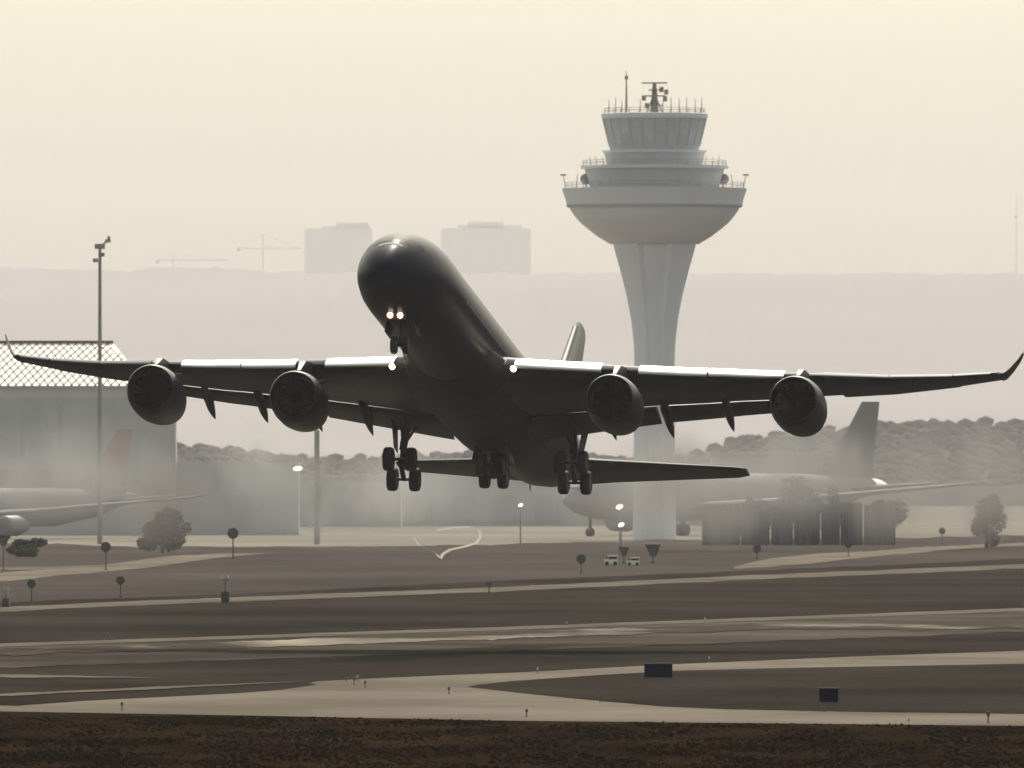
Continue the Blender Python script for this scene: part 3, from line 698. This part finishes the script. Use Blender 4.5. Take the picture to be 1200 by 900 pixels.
ZLE = [(2.0, -1.45), (3.8, -1.28), (7.9, -.85), (13.4, -.25), (15.4, .02), (17.1, .20), (20.7, .70), (24.4, 1.15), (28.0, 1.80), (30.8, 2.45)]
def w_le(y): return 25.6 + .66*(y-2.8)
def w_te(y): return lerp_list([(2.0, 41.1), (10.5, 41.7), (30.8, 46.6)], y)
def w_z(y): return lerp_list(ZLE, y)
def w_tc(y): return lerp_list([(2, .135), (10, .115), (31, .095)], y)
INC = lambda y: lerp_list([(2, .022), (31, -.01)], y)   # incidence: rear drops below the leading edge
def wpt(sg, y, a, b, extra=0.0): return (sg*y, w_le(y) + a, w_z(y) + b - a*INC(y) + extra)
def wing_ring(sg, y, u0=0.0, u1=1.0, n=10):
    ch = w_te(y) - w_le(y); return [wpt(sg, y, a, b) for a, b in airfoil(ch, w_tc(y), n, u0, u1)]
FL = (3.2, 21.4)
def cutu(y): return .80
for sg in (-1, 1):
    m_ = MB()
    ys = [2.0, 3.2]; m_.ring_loft([wing_ring(sg, y) for y in ys])
    ys = [3.2, 5.5, 8, 10.5, 13.4, 15.4, 17.1, 19.3, 21.4]; m_.ring_loft([wing_ring(sg, y, 0.0, .79) for y in ys])
    ys = [21.4, 23, 24.4, 26.3, 28.3]; m_.ring_loft([wing_ring(sg, y) for y in ys])
    ys = [28.3, 29.5, 30.8]; m_.ring_loft([wing_ring(sg, y, 0, .90) for y in ys])
    wg = part(m_, 'wing', M['wing'], angle=50)
    # winglet
    rr = []
    for dy, dz, ds, ch in ((0, 0, .25, 2.3), (.25, .12, .7, 1.9), (.6, .55, 1.2, 1.45), (1.0, 1.25, 1.8, 1.0), (1.2, 1.75, 2.2, .6)):
        up = .5 if dz > .1 else 0
        rr.append([(sg*(30.8 + dy) - sg*b*up*1.5, w_le(30.8) + ds + a, w_z(30.8) + dz + b) for a, b in airfoil(ch, .10, 8)])
    part(MB().ring_loft(rr), 'winglet', M['wing'], wg)
    # slats
    for y0, y1 in ((3.7, 8.5), (10.6, 14.4), (14.5, 18.7), (20.9, 24.6), (24.7, 28.2), (28.3, 30.4)):
        rr = []
        for k in range(5):
            y = y0 + (y1-y0)*k/4; ch = w_te(y) - w_le(y); c = lerp_list([(4, 1.2), (18, .95), (24, .6), (30, .42)], y); th = .5*w_tc(y)*ch*.62 + .03
            fx = -.22*c - .15; tp = lerp_list([(4, .60), (10, .50), (18, .40), (30, .12)], y); fz = tp
            prof_ = [(c, 0), (c*.72, -.10*c), (c*.45, -.235*c), (c*.22, -.37*c), (c*.08, -.48*c), (0, -.58*c), (c*.02, -.66*c), (c*.10, -.70*c), (c*.25, -.62*c), (c*.42, -.42*c), (c*.70, -.19*c)]
            rr.append([(sg*y, w_le(y) + fx + a, w_z(y) + fz + b) for a, b in prof_])
        part(MB().ring_loft(rr), 'slat', M['slat'] if y0 < 20 else M['wing'], wg, angle=50)
    # flaps
    for y0, y1 in ((2.4, 10.4), (10.6, 20.2)):
        rr = []
        for k in range(7):
            y = y0 + (y1-y0)*k/6; ch = w_te(y) - w_le(y); fc = ch*.235 + .25; a0 = ch*.79 + (.10 if y0 > 5 else -.12); d = R(9)
            ring = []
            for a, b in airfoil(fc, .13, 8):
                ring.append(wpt(sg, y, a0 + a*math.cos(d) + b*math.sin(d), b*math.cos(d) - a*math.sin(d) - .030*ch + (.035 if y0 > 5 else -.04)))
            rr.append(ring)
        part(MB().ring_loft(rr), 'flap', M['flap'], wg)
    # flap track fairings
    for y in (7.6, 11.0, 14.6, 18.2):
        ch = w_te(y)-w_le(y); c0 = wpt(sg, y, ch*.58, -.45); k_ = 1.0 if y < 12 else .88
        pr = [(0, .03), (.5, .18), (1.3, .30), (2.4, .36), (3.6, .34), (4.6, .24), (5.3, .12), (5.8, .02)]
        rg = []
        for s_, r in pr:
            s2 = s_*k_*1.02; dz = -.075*s2 - max(0, s2-2.2)*.20
            rg.append([(c0[0] + r*.72*math.cos(2*math.pi*q/14), c0[1]+s2, c0[2]+dz + r*1.25*math.sin(2*math.pi*q/14)) for q in range(14)])
        part(MB().ring_loft(rg), 'flap_fairing', M['wing'], wg)
    # wing root landing light
    c0 = Vector((sg*3.72, w_le(3.75)-.85, w_z(3.75)-.34))
    part(MB().lathe([(-.02, .13), (.0, .17), (.25, .17)], 14, 'y', c0), 'landing_light', M['lamp'], wg)

# tailplane and fin
for sg in (-1, 1):
    rr = []
    for y, le, ch, z in ((1.0, 63.2, 7.2, .30), (3, 64.7, 6.1, .52), (7, 67.9, 4.4, 1.0), (10.6, 70.7, 2.9, 1.42), (11.3, 71.5, 1.9, 1.50)):
        rr.append([(sg*y, le + a, z + b - a*.035) for a, b in airfoil(ch, .095)])
    part(MB().ring_loft(rr), 'tailplane', M['wing'])
rr = []
for z, le, ch in ((1.8, 58.5, 13.0), (3.0, 60.6, 10.8), (6.5, 65.6, 7.4), (10.4, 70.6, 4.3), (10.8, 71.3, 3.4)):
    rr.append([(b, le + a, z) for a, b in airfoil(ch, .10)])
fin = part(MB().ring_loft(rr), 'fin', M['fin'])
rr = []
for z, le, ch in ((3.0, 60.55, .5), (6.5, 65.52, .45), (10.4, 70.52, .35)):
    rr.append([(b*2.6, le + a, z) for a, b in airfoil(ch*2, .20, 6, 0, .6)])
part(MB().ring_loft(rr), 'leading_edge', M['fin_edge'], fin)

# engines
def engine(x, s0, zc):
    c = (x, s0, zc)
    m_ = MB().lathe([(t_, q_*.95) for t_, q_ in [(.10, 1.52), (.35, 1.62), (.9, 1.71), (1.8, 1.77), (3.0, 1.74), (4.2, 1.58), (5.2, 1.36), (5.8, 1.2), (5.78, 1.14), (4.4, 1.30), (2.0, 1.32), (1.0, 1.30), (.5, 1.34), (.12, 1.42)]], 40, 'y', c, cap=False)
    n_ = 40; L_ = 14
    for k in range(n_): m_.f.append((13*n_+k, 13*n_+(k+1) % n_, (k+1) % n_, k))
    nac = part(m_, 'engine', M['nacelle'], angle=50)
    lip = [(.11, 1.525), (.0, 1.50), (-.04, 1.47), (.0, 1.43), (.125, 1.415)]
    lip = [(t_, q_*.95) for t_, q_ in lip]
    part(MB().lathe(lip, 40, 'y', c, cap=False), 'intake_lip', M['nacelle'], nac)
    part(MB().lathe([(1.35, .02), (1.36, 1.24)], 40, 'y', c, cap=False), 'fan_disc', M['intake'], nac, False)
    fb = MB()
    for k in range(26):
        a = 2*math.pi*k/26; ca, sa = math.cos(a), math.sin(a); da = .13
        cb, sb = math.cos(a+da), math.sin(a+da); b0 = len(fb.v)
        fb.v += [Vector((x+.35*ca, s0+1.1, zc+.35*sa)), Vector((x+1.22*ca, s0+1.0, zc+1.22*sa)), Vector((x+1.22*cb, s0+1.25, zc+1.22*sb)), Vector((x+.35*cb, s0+1.28, zc+.35*sb))]
        fb.f.append((b0, b0+1, b0+2, b0+3))
    part(fb, 'fan_blades', M['fan'], nac, False)
    part(MB().lathe([(.75, .02), (.85, .14), (1.05, .28), (1.3, .38)], 20, 'y', c), 'spinner', M['fan'], nac)
    part(MB().lathe([(4.5, .95), (5.9, .85), (7.0, .55), (7.05, .45), (7.9, .08)], 28, 'y', c), 'core_nozzle', M['gear'], nac)
    y = abs(x); zt_ = w_z(y)
    rr = []
    for s_, zb, zt2, hw in ((s0+1.4, zc+1.60, zc+1.78, .10), (s0+2.6, zc+1.55, (zc+1.9+zt_)/2+.25, .2), (w_le(y)-.2, zc+1.2, zt_+.10, .24), (w_le(y)+1.5, zc+1.0, zt_-.1, .24), (w_le(y)+3.4, zt_-1.0, zt_-.35, .12)):
        rr.append([(x-hw, s_, zb), (x+hw, s_, zb), (x+hw, s_, zt2), (x-hw, s_, zt2)])
    part(MB().ring_loft(rr), 'pylon', M['nacelle'], nac, angle=30)
    for q in (-1, 1):
        a = R(48)*q; rr = [[(x + (r_)*math.sin(a) + dd*math.cos(a), s0+ss, zc + r_*math.cos(a) - dd*math.sin(a)) for ss, r_, dd in ((1.3, 1.72, -.02), (2.4, 1.70, -.02), (2.4, 2.05, -.02), (1.9, 2.0, -.02))],
                           [(x + (r_)*math.sin(a) + dd*math.cos(a), s0+ss, zc + r_*math.cos(a) - dd*math.sin(a)) for ss, r_, dd in ((1.3, 1.72, .02), (2.4, 1.70, .02), (2.4, 2.05, .02), (1.9, 2.0, .02))]]
        if (q > 0) == (x < 0): part(MB().ring_loft(rr), 'strake', M['nacelle'], nac, False)
engine(-9.7, 25.5, -3.45); engine(9.7, 25.5, -3.30); engine(-19.9, 32.5, -1.80); engine(19.9, 32.5, -1.78)

# landing gear
def wheel(parent, c, r, wd):
    c = Vector(c); h_ = wd/2
    w_ = part(MB().lathe([(-h_*.75, r*.55), (-h_, r*.72), (-h_*.95, r*.9), (-h_*.6, r*.985), (0, r), (h_*.6, r*.985), (h_*.95, r*.9), (h_, r*.72), (h_*.75, r*.55)], 28, 'x', c), 'wheel', M['tyre'], parent)
def hub(parent, c, r, wd):
    c = Vector(c); part(MB().lathe([(-wd*.42, r*.25), (-wd*.40, r*.53), (wd*.40, r*.53), (wd*.42, r*.25)], 20, 'x', c), 'wheel_rim', M['hub'], parent)
def bogie(x, s_, z, ztop, track, wb, tilt, r, wd, lean=0.0, sg=0, door=True):
    m_ = MB().tube([(x - sg*lean, s_, ztop), (x, s_, z + 1.2)], [.27, .24], 14).tube([(x, s_, z+1.3), (x, s_, z)], .16, 12)
    m_.tube([(x - sg*.9, s_, ztop - .3), (x - sg*.0, s_, z+1.4)], .09, 8).tube([(x, s_+.3, z+1.5), (x, s_+.75, z+.75), (x, s_+.25, z+.1)], .06, 8)
    m_.tube([(x, s_-1.4, ztop), (x, s_, z+1.5)], .10, 8)
    g = part(m_, 'landing_gear', M['gear'])
    dy, dz = wb/2*math.cos(tilt), -wb/2*math.sin(tilt)
    bm_ = MB().tube([(x, s_-dy, z-dz), (x, s_+dy, z+dz)], .16, 10)
    for q in (-1, 1):
        bm_.tube([(x-track/2, s_+q*dy, z+q*dz), (x+track/2, s_+q*dy, z+q*dz)], .10, 8)
    part(bm_, 'bogie_beam', M['gear'], g)
    for q in (-1, 1):
        for p_ in (-1, 1):
            c = (x + p_*track/2, s_+q*dy, z+q*dz); wheel(g, c, r, wd); hub(g, c, r, wd)
    return g
for sg in (-1, 1):
    g = bogie(sg*5.34, 40.0, -5.12, -1.9, 1.40, 2.0, R(27), .74, .60, lean=.25, sg=sg)
    xd = sg*5.34 + sg*.62
    part(MB().ring_loft([[(xd-.03, 39.0, -2.2), (xd+.03, 39.0, -2.2), (xd+.03, 41.2, -2.3), (xd-.03, 41.2, -2.3)], [(xd-.03 - sg*.2, 39.3, -3.9), (xd+.03 - sg*.2, 39.3, -3.9), (xd+.03 - sg*.2, 40.6, -4.0), (xd-.03 - sg*.2, 40.6, -4.0)]]), 'gear_door', M['paint_low'], g, False)
g = bogie(0, 41.8, -4.75, -2.9, 1.15, 1.6, R(18), .72, .60)
for q in (-1, 1): part(MB().ring_loft([[(q*.95-.03, 40.8, -3.3), (q*.95+.03, 40.8, -3.3), (q*.95+.03, 43.2, -3.3), (q*.95-.03, 43.2, -3.3)], [(q*1.15-.03, 41, -4.2), (q*1.15+.03, 41, -4.2), (q*1.15+.03, 43, -4.2), (q*1.15-.03, 43, -4.2)]]), 'gear_door', M['paint_low'], g, False)
g = part(MB().tube([(0, 7.0, -2.5), (0, 6.8, -4.1)], [.14, .10], 12).tube([(-.42, 6.8, -4.12), (.42, 6.8, -4.12)], .08, 8).tube([(0, 8.2, -2.6), (0, 6.9, -3.5)], .07, 8), 'landing_gear', M['gear'])
for q in (-1, 1):
    wheel(g, (q*.36, 6.8, -4.12), .53, .36); hub(g, (q*.36, 6.8, -4.12), .53, .36)
    part(MB().ring_loft([[(q*.75-.02, 6.4, -2.62), (q*.75+.02, 6.4, -2.62), (q*.75+.02, 8.6, -2.7), (q*.75-.02, 8.6, -2.7)], [(q*.92-.02, 6.5, -3.35), (q*.92+.02, 6.5, -3.35), (q*.92+.02, 8.5, -3.4), (q*.92-.02, 8.5, -3.4)]]), 'gear_door', M['paint_low'], g, False)
lh = part(MB().box(-.56, .56, 4.75, 4.95, -2.98, -2.5), 'taxi_light', M['red'], smooth=False)
for q in (-1, 1):
    part(MB().lathe([(-.06, .13), (0, .17), (.1, .17)], 14, 'y', (q*.30 - .03, 4.70, -2.74)), 'light_lens', M['lamp'], lh)
# ------------------------------------------------------------------ haze (needs the whole scene)
hb = MB().box(-50000, 50000, -60, 34000, -1.0, 700)
hm = bpy.data.materials.new('haze_air'); hm.use_nodes = True; t = hm.node_tree
t.nodes.remove(t.nodes['Principled BSDF'])
pv = t.nodes.new('ShaderNodeVolumePrincipled'); pv.inputs['Color'].default_value = (.88, .84, .875, 1); pv.inputs['Density'].default_value = HAZE_K; pv.inputs['Anisotropy'].default_value = .2
t.links.new(pv.outputs[0], t.nodes['Material Output'].inputs['Volume'])
tag(hb.build('haze', hm), 'pale even haze filling the air over the airfield', 'haze', kind='stuff')
# ------------------------------------------------------------------ smoky exhaust drifting over the airfield
def smoke(px, py, hw, hh, Y, dens, col, label, seed, lean=0.0):
    c = at(px, py, Y); rx, rz = hw/F*Y, hh/F*Y; ry = rx*1.6
    m_ = MB().blob((0, 0, 0), 1, 3, (rx, ry, rz), .25, .8, seed)
    sm = bpy.data.materials.new('exhaust_smoke'); sm.use_nodes = True; t = sm.node_tree; t.nodes.remove(t.nodes['Principled BSDF'])
    v = t.nodes.new('ShaderNodeVolumePrincipled'); v.inputs['Color'].default_value = (*col, 1); v.inputs['Anisotropy'].default_value = .2
    tc = t.nodes.new('ShaderNodeTexCoord'); mp = t.nodes.new('ShaderNodeMapping'); mp.inputs['Scale'].default_value = (1/rx, 1/ry, 1/rz)
    ln = t.nodes.new('ShaderNodeVectorMath'); ln.operation = 'LENGTH'
    fall = t.nodes.new('ShaderNodeMapRange'); fall.inputs[1].default_value = .15; fall.inputs[2].default_value = 1.0; fall.inputs[3].default_value = 1; fall.inputs[4].default_value = 0; fall.interpolation_type = 'SMOOTHSTEP'
    n = t.nodes.new('ShaderNodeTexNoise'); n.inputs['Scale'].default_value = 2.2/rx; n.inputs['Detail'].default_value = 3
    nr = t.nodes.new('ShaderNodeMapRange'); nr.inputs[1].default_value = .38; nr.inputs[2].default_value = .66
    a = t.nodes.new('ShaderNodeMath'); a.operation = 'MULTIPLY'; b = t.nodes.new('ShaderNodeMath'); b.operation = 'MULTIPLY'; b.inputs[1].default_value = dens/ry
    L = t.links.new; L(tc.outputs['Object'], mp.inputs[0]); L(mp.outputs[0], ln.inputs[0]); L(ln.outputs['Value'], fall.inputs[0])
    sh = t.nodes.new('ShaderNodeMapping'); sh.inputs['Rotation'].default_value = (0, lean, 0); sh.inputs['Scale'].default_value = (1, .5, .35); L(tc.outputs['Object'], sh.inputs[0]); L(sh.outputs[0], n.inputs[0]); L(n.outputs[0], nr.inputs[0])
    L(fall.outputs[0], a.inputs[0]); L(nr.outputs[0], a.inputs[1]); L(a.outputs[0], b.inputs[0]); L(b.outputs[0], v.inputs['Density']); L(v.outputs[0], t.nodes['Material Output'].inputs['Volume'])
    o = m_.build('exhaust_smoke', sm, smooth=True, angle=180); o.location = c; tag(o, label, 'smoke', 'exhaust smoke behind the engines', 'stuff')
BR = (.28, .255, .25); GY_ = (.33, .32, .32); LT = (.55, .53, .53)
MD = (.36, .345, .345)
for a in [(190, 590, 85, 75, 1750, 2.0, BR, 'brown smoky exhaust column under the left outer engine', 1, .3),
          (300, 535, 95, 70, 1700, 1.3, LT, 'pale streaky exhaust below the left flaps', 2, .6),
          (374, 575, 24, 72, 1800, 1.6, GY_, 'narrow dark exhaust column under the left inner engine', 3, 0),
          (470, 565, 95, 60, 1750, 1.1, LT, 'pale exhaust behind the left landing gear', 4, .4),
          (790, 550, 75, 75, 1800, 1.5, MD, 'grey exhaust between the right tailplane and the tower foot', 5, -.4),
          (850, 612, 46, 40, 1800, 1.3, BR, 'brown smoke at the left end of the container row', 6, 0),
          (955, 540, 95, 75, 1750, 1.4, MD, 'pale streaky exhaust below the right outer engine', 7, -.5),
          (1035, 600, 60, 50, 1800, 1.5, BR, 'brown smoke at the right end of the container row', 8, 0),
          (1156, 605, 40, 45, 1700, 1.6, BR, 'brown smoke column near the right edge', 9, 0),
          (70, 560, 190, 85, 2100, 1.7, MD, 'broad grey exhaust haze in front of the red-finned parked jet', 10, .2),
          (420, 585, 260, 75, 2080, 1.4, MD, 'broad grey exhaust haze in front of the low halls', 11, .3),
          (800, 580, 260, 75, 2060, 1.4, MD, 'broad grey exhaust haze in front of the tower foot', 12, -.2),
          (1130, 560, 200, 90, 2100, 1.3, MD, 'broad grey exhaust haze in front of the right woodland', 13, -.3),
          (768, 565, 60, 80, 2150, 2.6, GY_, 'dense grey exhaust hiding the foot of the control tower', 14, 0),
          (900, 550, 150, 55, 2000, 1.6, MD, 'grey exhaust veiling the body of the big parked jet', 15, .2),
          (60, 565, 130, 50, 1950, 1.7, MD, 'grey exhaust veiling the body of the left parked jet', 16, -.2)]: smoke(*a)

# ------------------------------------------------------------------ dry grass tufts on the near field
rnd = random.Random(5); mb = MB()
def tuft(x, y, h):
    for q in range(3):
        a = rnd.random()*3.14; w2 = rnd.uniform(.04, .11); dx, dy = math.cos(a)*w2, math.sin(a)*w2; lx = rnd.uniform(-.05, .05); b0 = len(mb.v)
        mb.v += [Vector((x-dx, y-dy, .0)), Vector((x+dx, y+dy, .0)), Vector((x+dx*.3+lx, y+dy*.3, h*rnd.uniform(.7, 1.2))), Vector((x-dx*.5+lx, y-dy*.5, h*rnd.uniform(.6, 1)))]
        mb.f.append((b0, b0+1, b0+2, b0+3))
for i in range(22000):
    py = 841 + 62*rnd.random(); px = -150 + 1500*rnd.random()
    if py < lerp_list(fg_top, px) + .5: continue
    k_ = noise.noise(Vector((px*.012, py*.12, 0)))
    if k_ < -.15 and rnd.random() < .7: continue
    p = gp(px, py); tuft(p.x, p.y, rnd.uniform(.015, .065)*(1.3 + k_))
tag(mb.build('grass_tufts', M['tuft']), 'low dry brown grass tufts on the near field', 'grass', kind='stuff')
mb = MB()
for i in range(5000):
    px = 560 + 800*rnd.random(); py = 786 + 50*rnd.random()
    lo_ = lerp_list([(548, 806), (575, 809), (630, 815), (700, 822), (850, 832), (1000, 835), (1200, 837.5), (1600, 845)], px); up_ = lerp_list([(548, 806), (562, 803), (600, 799), (700, 792), (790, 787), (900, 784), (1200, 778.5), (1600, 772)], px)
    if not up_ < py < lo_ + .4: continue
    p = gp(px, py); tuft(p.x, p.y, rnd.uniform(.015, .06))
tag(mb.build('grass_tufts', M['tuft2']), 'low dry grass tufts on the taxiway island', 'grass', kind='stuff')
